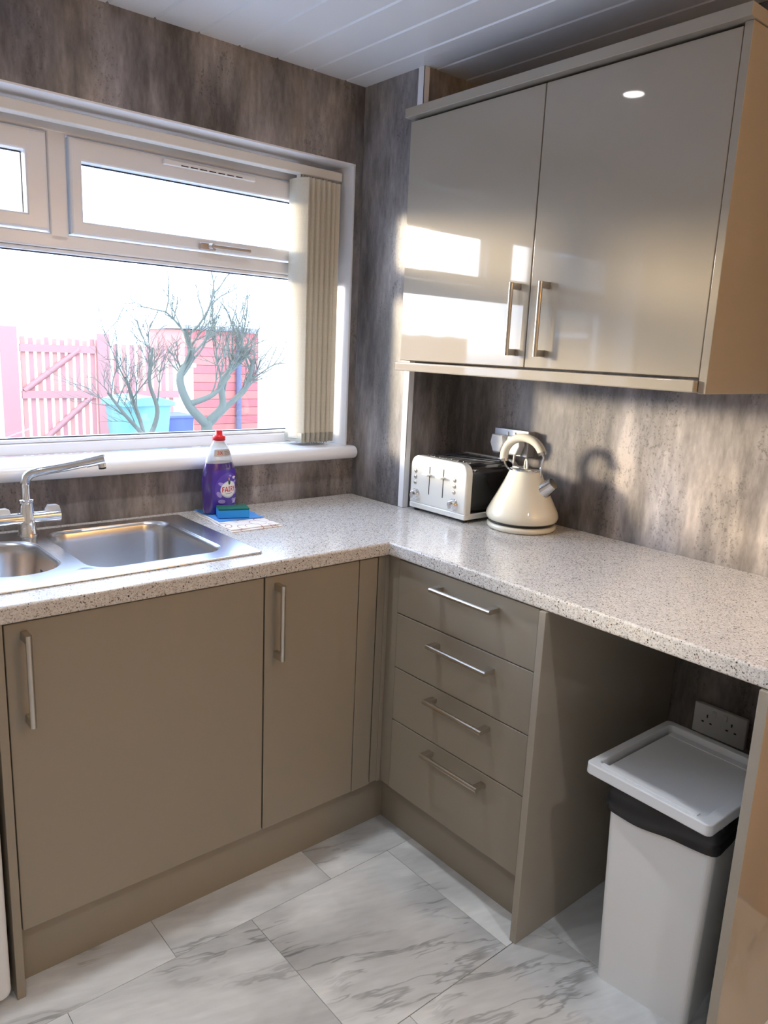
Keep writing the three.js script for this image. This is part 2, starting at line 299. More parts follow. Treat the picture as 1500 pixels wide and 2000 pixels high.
function bowl(x0, x1, z0, z1, depth, r, y) {                    // a pressed steel basin: rings of a rounded rectangle
  const rings = [[-0.012, 0.0012, 0], [-0.004, 0.0008, 0], [0.002, -0.002, 0], [0.006, -0.010, 0], [0.010, -0.03, 0], [0.018, -depth + 0.035, 0], [0.026, -depth + 0.014, 0], [0.042, -depth + 0.003, 0], [0.07, -depth, 0], [0.12, -depth - 0.002, 0]];
  const n = 64, pos = [], idx = [];
  const pt = (i, inset) => {
    const a0 = x0 + inset, a1 = x1 - inset, b0 = z0 + inset, b1 = z1 - inset, rr = Math.max(0.004, Math.min(r - inset * 0.35, (a1 - a0) / 2 - 1e-3, (b1 - b0) / 2 - 1e-3));
    const q = Math.floor(i / 16), t = (i % 16) / 15 * Math.PI / 2 + q * Math.PI / 2, cx = q === 0 || q === 3 ? a1 - rr : a0 + rr, cz = q < 2 ? b1 - rr : b0 + rr; return [cx + Math.cos(t) * rr, cz + Math.sin(t) * rr];
  };
  const maxIn = Math.min(x1 - x0, z1 - z0) / 2 - 0.02;
  for (const [ins, dy] of rings) for (let i = 0; i < n; i++) { const [X, Z] = pt(i, Math.min(ins, maxIn)); pos.push(X, y + dy, Z); }
  const cx = (x0 + x1) / 2, cz = (z0 + z1) / 2; pos.push(cx, y - depth - 0.003, cz); const c = rings.length * n;
  for (let k = 0; k < rings.length - 1; k++) for (let i = 0; i < n; i++) { const a = k * n + i, b = k * n + (i + 1) % n, d = a + n, e = b + n; idx.push(a, b, d, b, e, d); }
  for (let i = 0; i < n; i++) idx.push((rings.length - 1) * n + i, (rings.length - 1) * n + (i + 1) % n, c);
  const g = new THREE.BufferGeometry(); g.setAttribute('position', new THREE.Float32BufferAttribute(pos, 3)); g.setIndex(idx); g.computeVertexNormals(); return g;
}
{
  const k = thing('kitchen_sink', 'stainless steel one and a half bowl sink set in the worktop under the window', 'sink', [-1.18, WT, 0.3]);
  const L = (g) => g.translate(1.18, -WT, -0.3);
  const s = new THREE.Shape(); rrect(-1.665, -0.708, -0.552, -0.052, 0.014, s);
  const h1 = new THREE.Path(); rrect(-1.118, -0.778, -0.492, -0.095, 0.06, h1); s.holes.push(h1);
  const h2 = new THREE.Path(); rrect(-1.345, -1.160, -0.455, -0.135, 0.085, h2); s.holes.push(h2);
  const g = new THREE.ExtrudeGeometry(s, { depth: 0.001, bevelEnabled: true, bevelThickness: 0.0022, bevelSize: 0.003, bevelOffset: -0.003, bevelSegments: 3, curveSegments: 14 }); g.rotateX(-Math.PI / 2); g.translate(0, WT + 0.0022, 0);
  part(k, 'deck', L(g), M.steel);
  const st = new THREE.MeshStandardMaterial({ color: lin(0.62, 0.63, 0.65), roughness: 0.27, metalness: 1, side: THREE.DoubleSide });
  part(k, 'main_bowl', L(bowl(-1.118, -0.778, 0.095, 0.492, 0.165, 0.06, WT + 0.004)), st);
  part(k, 'half_bowl', L(bowl(-1.345, -1.160, 0.135, 0.455, 0.125, 0.085, WT + 0.004)), st);
  part(k, 'waste', L(lathe([[0.0, -0.0], [0.02, -0.001], [0.036, 0.001], [0.04, 0.0]], 24).translate(-0.95, WT - 0.158, 0.29)), M.chrome);
  part(k, 'overflow_shade', L(rbox(-1.1735, -1.1695, WT - 0.05, WT - 0.042, 0.27, 0.3, 0.001, 1)), M.black);  // black slab paints the dark inside an uncut overflow opening
  const gr = []; for (let i = 0; i < 6; i++) gr.push(L(rbox(-1.62, -1.39, WT + 0.0035, WT + 0.006, 0.12 + i * 0.07, 0.13 + i * 0.07, 0.001, 1))); part(k, 'drainer_ribs', gr, M.steel);
  // round tap-hole blank on the front of the deck
  part(k, 'deck_plug', L(lathe([[0, 0.0012], [0.019, 0.001], [0.0205, 0]], 28).translate(-1.135, WT + 0.0053, 0.487)), M.steel);
}
{ // mixer tap
  const t = thing('mixer_tap', 'chrome twin-handle mixer tap with a long raised spout at the back of the sink', 'tap', [-1.152, WT + 0.005, 0.1]);
  part(t, 'column', [lathe([[0.026, 0], [0.026, 0.004], [0.0225, 0.008], [0.0215, 0.034], [0.0195, 0.05], [0.0175, 0.075], [0.0168, 0.088]], 28)], M.chrome);
  part(t, 'cross_body', [rod([-0.075, 0.047, 0], [0.045, 0.047, 0], 0.0165, 0.0165, 24)], M.chrome);
  part(t, 'collar', [lathe([[0.012, 0.086], [0.0185, 0.087], [0.0195, 0.092], [0.0185, 0.097], [0.0125, 0.098]], 28)], M.chrome);
  for (const sx of [-1, 1]) {
    const h = part(t, 'handle', [rod([sx * 0.045, 0.047, 0], [sx * 0.082, 0.047, 0], 0.0175, 0.0178, 24)], M.chrome);
    const sh = new THREE.Shape(); sh.moveTo(-0.016, 0); sh.lineTo(0.02, 0); sh.lineTo(0.017, 0.01); sh.lineTo(0.011, 0.013); sh.lineTo(-0.008, 0.013); sh.closePath();
    part(h, 'lever', new THREE.ExtrudeGeometry(sh, { depth: 0.012, bevelEnabled: true, bevelThickness: 0.002, bevelSize: 0.002, bevelSegments: 2 }).translate(sx * 0.062, 0.062, -0.006), M.whitePlastic);
  }
  part(t, 'spout', [tube([[0, 0.095, 0], [0, 0.125, 0], [0.0005, 0.142, 0.0005], [0.008, 0.16, 0.004], [0.03, 0.170, 0.014], [0.09, 0.183, 0.042], [0.165, 0.202, 0.078]], 0.0122, 60, 16)], M.chrome);
  part(t, 'nozzle', [rod([0.135, 0.194, 0.064], [0.178, 0.2055, 0.084], 0.0135, 0.014, 20), rod([0.169, 0.206, 0.08], [0.172, 0.182, 0.081], 0.0105, 0.01, 18)], M.chrome);
  part(t, 'aerator', rod([0.172, 0.183, 0.081], [0.1725, 0.178, 0.081], 0.0095, 0.0095, 18), M.black);
}
// ================================================================ base cabinets
function barHandle(len, vertical = true) {                       // bar on two square feet, front faces +z, centred on the origin
  const bar = rod([0, -len / 2, 0.033], [0, len / 2, 0.033], 0.0065, 0.0065, 16), f = (y) => rbox(-0.0065, 0.0065, y - 0.009, y + 0.009, 0, 0.034, 0.0012, 1);
  const g = merge([bar, f(len / 2 - 0.0092), f(-len / 2 + 0.0092)]); if (!vertical) g.rotateZ(Math.PI / 2); return g;
}
const DT = 0.019, YB = 0.161, YT = 0.866;
function cabinetCarcass(t, w, d, y0, y1, mat = M.carcass) {       // open-topped box, front at local z = 0, running back to -d
  return part(t, 'carcass', [box(-w / 2, -w / 2 + 0.016, y0, y1, -d, -0.001), box(w / 2 - 0.016, w / 2, y0, y1, -d, -0.001), box(-w / 2 + 0.016, w / 2 - 0.016, y0, y0 + 0.016, -d, -0.001), box(-w / 2 + 0.016, w / 2 - 0.016, y0 + 0.016, y1, -d, -d + 0.006)], mat);
}
function slab(w, y0, y1, mat = M.matt) { return rbox(-w / 2, w / 2, y0, y1, 0, DT, 0.002, 2); }
{
  // sink cabinet, one wide door
  const a = thing('base_cabinet', 'taupe sink cabinet with one wide door beside the white appliance', 'cabinet', [-1.044, 0, ZD - DT]);
  cabinetCarcass(a, 0.598, 0.52, 0.15, 0.735);
  const d1 = part(a, 'door', slab(0.598, YB, YT), M.matt);
  const h1 = part(d1, 'handle', barHandle(0.2).translate(-0.262, 0.748, DT), M.nickel);
  // corner cabinet, narrow door
  const b = thing('base_cabinet', 'taupe corner cabinet with a narrow door next to the corner post', 'cabinet', [-0.5915, 0, ZD - DT]);
  cabinetCarcass(b, 0.298, 0.52, 0.15, 0.865);
  const d2 = part(b, 'door', slab(0.2985, YB, YT), M.matt);
  part(d2, 'handle', barHandle(0.2).translate(-0.117, 0.748, DT), M.nickel);
  part(b, 'filler_strip', rbox(0.1515, 0.2155, YB, YT, 0, DT, 0.0015, 1), M.matt);
  // corner post of two thin uprights
  const p = thing('corner_post', 'taupe grooved corner post between the narrow door and the drawers', 'post', [XD + 0.003, 0, ZD - 0.003]);
  part(p, 'upright', [rbox(-0.0355, 0.0005, YB, YT, -0.018, -0.002, 0.0015, 1), rbox(-0.012, 0.001, YB, YT, -0.018, 0.0035, 0.0015, 1)], M.matt);
  part(p, 'upright', [rbox(0.0015, 0.019, YB, YT, -0.016, 0.0455, 0.0015, 1)], M.matt);
  // drawer unit
  const z0 = 0.661, z1 = 1.1515, zc = (z0 + z1) / 2, w = z1 - z0;
  const c = thing('drawer_unit', 'taupe four-drawer base unit with bar handles', 'cabinet', [XD + DT, 0, zc], -Math.PI / 2);
  cabinetCarcass(c, w, 0.5, 0.15, 0.865);
  const cuts = [YB, 0.383, 0.5455, 0.7085, YT];
  for (let i = 0; i < 4; i++) {
    const d = part(c, 'drawer', rbox(-w / 2 + 0.0008, w / 2 - 0.0008, cuts[i] + 0.0013, cuts[i + 1] - 0.0013, 0, DT, 0.002, 2), M.matt);
    const hy = [0.352, 0.5105, 0.6685, 0.827][i];
    part(d, 'handle', barHandle(0.212, false).translate(0.926 - zc, hy, DT), M.nickel);
  }
  // panels to the floor
  const e1 = part(scene, 'end_panel', rbox(-0.358, P - 0.002, 0, WB - 0.001, 1.1665, 1.1855, 0.0015, 1), M.gloss); e1.userData = { label: 'taupe end panel beside the drawers, reaching the floor', category: 'panel' };
  const e2 = part(scene, 'end_panel_001', rbox(-0.358, P - 0.002, 0, WB - 0.001, 1.660, 1.6795, 0.0015, 1), M.gloss); e2.userData = { label: 'glossy taupe end panel standing to the right of the bin', category: 'panel' };
  const e3 = part(scene, 'end_panel_002', rbox(-1.3645, -1.3465, 0, WB - 0.001, 0.03, 0.622, 0.0015, 1), M.matt); e3.userData = { label: 'narrow taupe end panel between the white appliance and the sink cabinet', category: 'panel' };
  used.end_panel = 2;
  const k1 = part(scene, 'plinth', box(-1.345, -0.284, 0, 0.15, 0.553, 0.571), M.matt); k1.userData = { label: 'taupe plinth board under the sink and corner cabinets', category: 'plinth' };
  const k2 = part(scene, 'plinth_001', box(-0.283, -0.265, 0, 0.15, 0.553, 1.165), M.matt); k2.userData = { label: 'taupe plinth board under the drawer unit', category: 'plinth' };
}
{ // white washing machine at the left end of the run
  const wm = thing('washing_machine', 'white washing machine under the worktop beyond the sink cabinet', 'washing machine', [-1.674, 0, 0.34]);
  const s = new THREE.Shape(); rrect(-0.298, 0.298, 0.022, 0.85, 0.02, s);
  part(wm, 'body', new THREE.ExtrudeGeometry(s, { depth: 0.54, bevelEnabled: true, bevelThickness: 0.012, bevelSize: 0.012, bevelOffset: -0.012, bevelSegments: 5 }).translate(0, 0, -0.26), M.whitePlastic);
  part(wm, 'door', [new THREE.TorusGeometry(0.15, 0.02, 12, 48).translate(0, 0.42, 0.292), lathe([[0, 0.03], [0.08, 0.024], [0.135, 0]], 40).rotateX(Math.PI / 2).translate(0, 0.42, 0.288)], M.whitePlastic);
  part(wm, 'control_panel', rbox(-0.28, 0.28, 0.74, 0.83, 0.289, 0.296, 0.003, 1), M.whitePlastic);
  part(wm, 'dial', cyl(0.025, 0.027, 0.02).rotateX(Math.PI / 2).translate(0.05, 0.785, 0.304), M.nickel);
  for (const [x, z] of [[-0.25, 0.22], [0.25, 0.22], [-0.25, -0.2], [0.25, -0.2]]) part(wm, 'foot', cyl(0.02, 0.024, 0.024).translate(x, 0.012, z), M.black);
}
// ================================================================ wall cabinet
{
  const z0 = 0.294, z1 = 1.331, c = thing('wall_cabinet', 'glossy taupe double-door wall cabinet above the toaster and kettle', 'cabinet', [P, 1.401, (z0 + z1) / 2], -Math.PI / 2);
  // local: x = world z offset, z = out from the wall
  const w = z1 - z0, dep = P - XU, Y1 = 0.715, hw = w / 2;
  part(c, 'carcass', [box(-hw + 0.002, -hw + 0.018, 0.0, Y1, 0.001, dep - DT - 0.001), box(hw - 0.036, hw - 0.0195, 0, Y1, 0.001, dep - DT - 0.001), box(-hw + 0.018, hw - 0.036, 0, 0.016, 0.001, dep - DT - 0.001), box(-hw + 0.018, hw - 0.036, Y1 - 0.016, Y1, 0.001, dep - DT - 0.001), box(-hw + 0.018, hw - 0.036, 0.016, Y1 - 0.016, 0.001, 0.006)], M.carcass);
  part(c, 'side_panel', rbox(hw - 0.019, hw, -0.033, Y1 + 0.004, 0.001, dep, 0.0015, 1), M.gloss);
  const mid = 0.8086 - (z0 + z1) / 2;
  const dA = part(c, 'door', rbox(-hw + 0.001, mid - 0.0015, 0.0025, Y1 - 0.003, dep - DT, dep, 0.0022, 3), M.gloss);
  part(dA, 'handle', barHandle(0.192).translate(0.7705 - 0.8125, 0.128, dep), M.nickel);
  const dB = part(c, 'door', rbox(mid + 0.0015, hw - 0.0205, 0.0025, Y1 - 0.003, dep - DT, dep, 0.0022, 3), M.gloss);
  part(dB, 'handle', barHandle(0.192).translate(0.869 - 0.8125, 0.128, dep), M.nickel);
  part(c, 'cornice', [rbox(-hw - 0.006, hw + 0.004, Y1 + 0.0045, Y1 + 0.031, dep - 0.045, dep + 0.02, 0.002, 2), rbox(hw - 0.045, hw + 0.004, Y1 + 0.0045, Y1 + 0.031, 0.001, dep - 0.04, 0.002, 2)], M.gloss);
  part(c, 'pelmet', [rbox(-hw - 0.005, hw - 0.0205, -0.031, -0.0035, dep - 0.04, dep + 0.016, 0.004, 3)], M.gloss);
}
// ================================================================ sockets
function socketPlate(t, d, mat) {                               // local: x along wall, y up, z out; double socket 146 x 86
  part(t, 'plate', rbox(-0.073, 0.073, -0.043, 0.043, d, d + 0.008, 0.003, 2), mat);
  part(t, 'back_box', rbox(-0.071, 0.071, -0.041, 0.041, 0.0005, d, 0.002, 1), mat);
  for (const sx of [-0.034, 0.034]) {
    part(t, 'pin_hole_shade', [box(sx - 0.002, sx + 0.002, 0.008, 0.017, d + 0.0075, d + 0.0084), box(sx - 0.0145, sx - 0.008, -0.008, -0.004, d + 0.0075, d + 0.0084), box(sx + 0.008, sx + 0.0145, -0.008, -0.004, d + 0.0075, d + 0.0084)], M.black);  // black boxes on the plate stand for the shaded holes
    part(t, 'switch', rbox(sx * 0.45 - 0.005, sx * 0.45 + 0.005, 0.018, 0.034, d + 0.007, d + 0.011, 0.001, 1), mat);
  }
}
{
  const a = thing('wall_socket', 'double wall socket on a raised box behind the kettle', 'socket', [P, 1.154, 0.546], -Math.PI / 2); socketPlate(a, 0.03, M.greySocket);
  const p = thing('plug', 'white three-pin plug and flex in the socket behind the kettle', 'plug', [P - 0.0385, 1.15, 0.58], -Math.PI / 2);
  const s = new THREE.Shape(); s.moveTo(-0.02, 0.022); s.lineTo(0.02, 0.022); s.lineTo(0.025, 0.0); s.lineTo(0.013, -0.026); s.lineTo(-0.013, -0.026); s.lineTo(-0.025, 0); s.closePath();
  part(p, 'plug_body', new THREE.ExtrudeGeometry(s, { depth: 0.018, bevelEnabled: true, bevelThickness: 0.006, bevelSize: 0.005, bevelSegments: 3 }).translate(0, 0, 0.006), M.whitePlastic);
  part(p, 'flex', tube([[0, -0.026, 0.014], [0, -0.06, 0.016], [0.004, -0.12, 0.018], [0.006, -0.19, 0.02], [0.004, -0.232, 0.03], [0.0, -0.236, 0.06]], 0.0038, 30, 8), M.whitePlastic);
  const p2 = thing('plug', 'pale plug at the pillar side of the socket behind the kettle', 'plug', [P - 0.0385, 1.15, 0.512], -Math.PI / 2);
  part(p2, 'plug_body', new THREE.ExtrudeGeometry(s, { depth: 0.018, bevelEnabled: true, bevelThickness: 0.006, bevelSize: 0.005, bevelSegments: 3 }).translate(0, 0, 0.006), M.whitePlastic);
  part(p2, 'flex', tube([[0, -0.026, 0.014], [-0.001, -0.04, 0.004], [-0.004, -0.056, -0.022], [-0.01, -0.12, -0.0285], [-0.02, -0.19, -0.0285], [-0.03, -0.234, -0.0285]], 0.003, 30, 8), M.black);
  const b = thing('wall_socket', 'white double wall socket under the worktop behind the bin', 'socket', [P, 0.476, 1.339], -Math.PI / 2); socketPlate(b, 0.012, M.whitePlastic);
}
// ================================================================ toaster
{
  const t = thing('toaster', 'cream and black four-slot toaster beside the pillar', 'toaster', [0.0, WT, 0.449], 0);
  const hw = 0.129, y0 = 0.01, yT = 0.188;
  const prof = (w, a, b, r) => { const s = new THREE.Shape(); s.moveTo(-w, a); s.lineTo(w, a); s.lineTo(w, b - r); s.absarc(w - r, b - r, r, 0, Math.PI / 2); s.lineTo(-w + r, b); s.absarc(-w + r, b - r, r, Math.PI / 2, Math.PI); s.closePath(); return s; };
  const ext = (s, d, bev) => new THREE.ExtrudeGeometry(s, { depth: d - 2 * bev, bevelEnabled: true, bevelThickness: bev, bevelSize: bev, bevelOffset: -bev, bevelSegments: 3, curveSegments: 10 }).translate(0, 0, bev).rotateY(Math.PI / 2);   // local z of the shape -> +x; shape x -> -z
  part(t, 'front_plate', ext(prof(hw, y0 + 0.018, yT, 0.034), 0.03, 0.006), M.toasterWhite);
  part(t, 'base', rbox(0, 0.245, y0, y0 + 0.019, -hw, hw, 0.004, 2), M.toasterWhite);
  for (const [x, z] of [[0.02, 0.11], [0.02, -0.11], [0.22, 0.11], [0.22, -0.11]]) part(t, 'foot', cyl(0.01, 0.01, 0.0105, 14).translate(x, 0.00525, z), M.black);
  part(t, 'shell', ext(prof(hw - 0.005, y0 + 0.02, yT - 0.004, 0.032), 0.205, 0.003).translate(0.028, 0, 0), std(lin(0.1, 0.1, 0.105), 0.09, { metalness: 0.9 }));
  part(t, 'rear_plate', ext(prof(hw, y0 + 0.018, yT, 0.034), 0.02, 0.005).translate(0.228, 0, 0), M.toasterWhite);
  for (let i = 0; i < 4; i++) { const z = -0.081 + i * 0.054; part(t, 'bread_slot_shade', [box(0.05, 0.205, yT - 0.0045, yT - 0.0032, z - 0.013, z + 0.013)], M.black); part(t, 'slot_rim', [rbox(0.046, 0.209, yT - 0.004, yT - 0.001, z - 0.0165, z - 0.013, 0.001, 1), rbox(0.046, 0.209, yT - 0.004, yT - 0.001, z + 0.013, z + 0.0165, 0.001, 1)], M.chrome); }  // shell is solid; flat black slabs paint the shade inside the slots
  // front: painted dark slots, levers, buttons, dials
  for (const z of [-0.037, 0.027]) {
    part(t, 'lever_slot_shade', rbox(-0.0008, 0.002, 0.066, 0.158, z - 0.0016, z + 0.0016, 0.0005, 1), M.black);  // thin black strip on the plate paints the dark of the gap
    part(t, 'lever', [rbox(-0.02, 0.0, 0.128, 0.134, z - 0.02, z + 0.008, 0.0025, 2)], M.toasterWhite);
  }
  for (const [z, y0b] of [[-0.103, 0.135], [0.078, 0.131]]) for (let i = 0; i < 3; i++) { const bt = part(t, 'button', lathe([[0, 0.003], [0.005, 0.003], [0.0065, 0.001], [0.0068, 0]], 18).rotateZ(Math.PI / 2).translate(0, y0b - i * 0.0195, z), M.nickel); }
  for (const [z, y] of [[-0.1, 0.057], [0.078, 0.053]]) {
    const dl = part(t, 'dial', lathe([[0, 0.017], [0.0125, 0.0165], [0.014, 0.014], [0.0155, 0.003], [0.019, 0.0015], [0.0195, 0]], 32).rotateZ(Math.PI / 2).translate(0, y, z), M.chrome);
    part(dl, 'grip', rbox(-0.023, -0.012, y - 0.012, y + 0.012, z - 0.003, z + 0.003, 0.0015, 1), M.chrome);
  }
}
// ================================================================ kettle
{
  const ang = 40 * D2R, rt = [0.76, 0.65], cam = [-0.65, 0.76];
  const dx = Math.cos(ang) * rt[0] + Math.sin(ang) * cam[0], dz = Math.cos(ang) * rt[1] + Math.sin(ang) * cam[1];
  const k = thing('kettle', 'cream pyramid kettle with an arched handle and chrome spout', 'kettle', [0.127, WT, 0.702], Math.atan2(-dz, dx)); // local +x = spout
  part(k, 'power_base', [lathe([[0, 0], [0.098, 0], [0.104, 0.003], [0.107, 0.009], [0.106, 0.016], [0.1, 0.0195], [0, 0.0195]], 56)], M.cream);
  part(k, 'base_ring', [lathe([[0.098, 0.0195], [0.1005, 0.0215], [0.1015, 0.026], [0.1035, 0.0275]], 56)], M.black);
  part(k, 'body', [lathe([[0.0, 0.027], [0.1025, 0.027], [0.108, 0.031], [0.1112, 0.039], [0.111, 0.047], [0.1075, 0.058], [0.095, 0.083], [0.078, 0.116], [0.0615, 0.150], [0.0515, 0.172], [0.0478, 0.180], [0.046, 0.182]], 64)], M.cream);
  part(k, 'rim', [lathe([[0.0462, 0.181], [0.0485, 0.1825], [0.0485, 0.1855], [0.046, 0.187], [0.043, 0.1865]], 48)], M.chrome);
  const lid = part(k, 'lid', [lathe([[0.0445, 0.1865], [0.04, 0.19], [0.02, 0.192], [0, 0.1925]], 40)], M.chrome);
  const arc = []; for (let i = 0; i <= 12; i++) { const a = Math.PI * i / 12; arc.push([Math.cos(a) * 0.0175 * 0.75, 0.191 + Math.sin(a) * 0.023, Math.cos(a) * 0.0175 * 0.9]); }
  part(lid, 'knob', tube(arc, 0.0033, 30, 10), M.cream);
  // arched grip carried by two chrome wires
  const cx = -0.012, cy = 0.217, R = 0.068, pt = (a, r = R) => [cx + Math.cos(a) * r, cy + Math.sin(a) * r * 0.92, 0];
  const grip = []; for (let i = 0; i <= 20; i++) grip.push(pt((22 + i * (168 / 20)) * D2R)); 
  const gh = part(k, 'handle', [tube(grip, 0.0132, 48, 16)], M.cream);
  const ends = [pt(22 * D2R), pt(190 * D2R)];
  part(gh, 'ferrule', rod(pt(24 * D2R), pt(16 * D2R), 0.0138, 0.0138, 18), M.chrome); part(gh, 'ferrule', rod(pt(188 * D2R), pt(196 * D2R), 0.0138, 0.0138, 18), M.chrome);
  part(k, 'handle_wire', [tube([pt(18 * D2R), [cx + R + 0.001, cy + 0.008, 0], [cx + R - 0.004, cy - 0.02, 0.0], [0.052, 0.166, 0.0]], 0.0036, 20, 10)], M.chrome);
  part(k, 'handle_wire', [tube([pt(194 * D2R), [cx - R + 0.006, cy - 0.026, 0], [-0.062, 0.179, 0], [-0.047, 0.175, 0]], 0.0036, 20, 10)], M.chrome);
  const sp = lathe([[0.0285, 0], [0.0275, 0.012], [0.0225, 0.036], [0.0185, 0.058], [0.0172, 0.058], [0.0195, 0.036], [0.0215, 0.01], [0.0205, -0.012], [0.012, -0.016], [0, -0.017]], 28); sp.rotateZ(-52 * D2R); sp.translate(0.052, 0.118, 0);
  part(k, 'spout', sp, new THREE.MeshStandardMaterial({ color: lin(0.8, 0.81, 0.83), roughness: 0.1, metalness: 1, side: THREE.DoubleSide }));
}
// ================================================================ washing-up things by the sink
{
  const cl = thing('folded_cloth', 'white folded cloth with red pattern lying under the blue cloth', 'cloth', [-0.59, WT, 0.19]);
  const pat = canvasTex(512, 512, (c, w, h) => { c.fillStyle = '#efe9e6'; c.fillRect(0, 0, w, h); c.strokeStyle = '#b87a78'; c.lineWidth = 7; const r = rng(9); for (let i = 0; i < 22; i++) { c.beginPath(); c.arc(r() * w, r() * h, 20 + r() * 60, r() * 6, r() * 6 + 2.2); c.stroke(); } c.strokeStyle = '#5a4650'; c.lineWidth = 6; for (let i = 0; i < 14; i++) { c.beginPath(); const x = r() * w, y = r() * h; c.moveTo(x, y); c.lineTo(x + 40 - r() * 80, y + 40 - r() * 80); c.stroke(); } });
  const sheet = (pts, y, t, seed) => {                           // a folded cloth: four corners, uneven top
    const n = 16, N = makeNoise(seed), top = [], pos = [], idx = [], uv = [];
    const P4 = (u, v) => [0, 1].map((k) => (pts[0][k] * (1 - u) + pts[1][k] * u) * (1 - v) + (pts[3][k] * (1 - u) + pts[2][k] * u) * v);
    for (const lay of [0, 1]) for (let j = 0; j <= n; j++) for (let i = 0; i <= n; i++) { const u = i / n, v = j / n, [x, z] = P4(u, v), e = N(u * 5, v * 5, 64, 64) - 0.5, ed = Math.min(u, v, 1 - u, 1 - v) < 0.01 ? 0 : 1; pos.push(x + e * 0.004 * (1 - ed), y + (lay ? t * (0.8 + 0.2 * ed) + e * 0.0022 : 0), z + e * 0.004 * (1 - ed)); uv.push(u, v); }
    const m = (n + 1) * (n + 1), q = (a, b, c, d) => idx.push(a, b, c, b, d, c);
    for (let j = 0; j < n; j++) for (let i = 0; i < n; i++) { const a = j * (n + 1) + i; idx.push(m + a, m + a + n + 1, m + a + 1, m + a + 1, m + a + n + 1, m + a + n + 2); idx.push(a, a + 1, a + n + 1, a + 1, a + n + 2, a + n + 1); }
    for (let i = 0; i < n; i++) { q(i, m + i, i + 1, m + i + 1); const b = n * (n + 1) + i; q(b + 1, m + b + 1, b, m + b); const l = i * (n + 1), l2 = l + n + 1; q(l2, m + l2, l, m + l); const r0 = l + n, r1 = r0 + n + 1; q(r0, m + r0, r1, m + r1); }
    const g = new THREE.BufferGeometry(); g.setAttribute('position', new THREE.Float32BufferAttribute(pos, 3)); g.setAttribute('uv', new THREE.Float32BufferAttribute(uv, 2)); g.setIndex(idx); const f = g.toNonIndexed(); f.computeVertexNormals(); return f;
  };
  part(cl, 'lower_fold', sheet([[-0.655 + 0.59, 0.055 - 0.19], [-0.508 + 0.59, 0.19 - 0.19], [-0.506 + 0.59, 0.326 - 0.19], [-0.676 + 0.59, 0.326 - 0.19]], 0.0002, 0.0035, 4), std(0xffffff, 0.95, { map: pat, side: THREE.DoubleSide }));
  part(cl, 'upper_fold', sheet([[-0.652 + 0.59, 0.06 - 0.19], [-0.512 + 0.59, 0.19 - 0.19], [-0.512 + 0.59, 0.318 - 0.19], [-0.672 + 0.59, 0.316 - 0.19]], 0.0042, 0.0035, 5), std(0xffffff, 0.95, { map: pat, side: THREE.DoubleSide }));
  const bc = part(scene, 'dish_cloth', sheet([[-0.645, 0.035], [-0.495, 0.06], [-0.513, 0.228], [-0.656, 0.222]], WT + 0.0082, 0.003, 8), std(lin(0.1, 0.33, 0.78), 0.95, { side: THREE.DoubleSide })); bc.userData = { label: 'bright blue dish cloth under the purple bottle and sponge', category: 'cloth' };
  // sponge
  const sp = thing('sponge', 'blue washing-up sponge with a green scouring top in front of the bottle', 'sponge', [-0.594, WT + 0.0122, 0.184], -20 * D2R);
  part(sp, 'foam', rbox(-0.046, 0.046, 0, 0.025, -0.029, 0.029, 0.003, 2), std(lin(0.03, 0.3, 0.75), 0.95)); part(sp, 'scourer', rbox(-0.046, 0.046, 0.0252, 0.03, -0.029, 0.029, 0.002, 1), std(lin(0.01, 0.13, 0.1), 1));
}
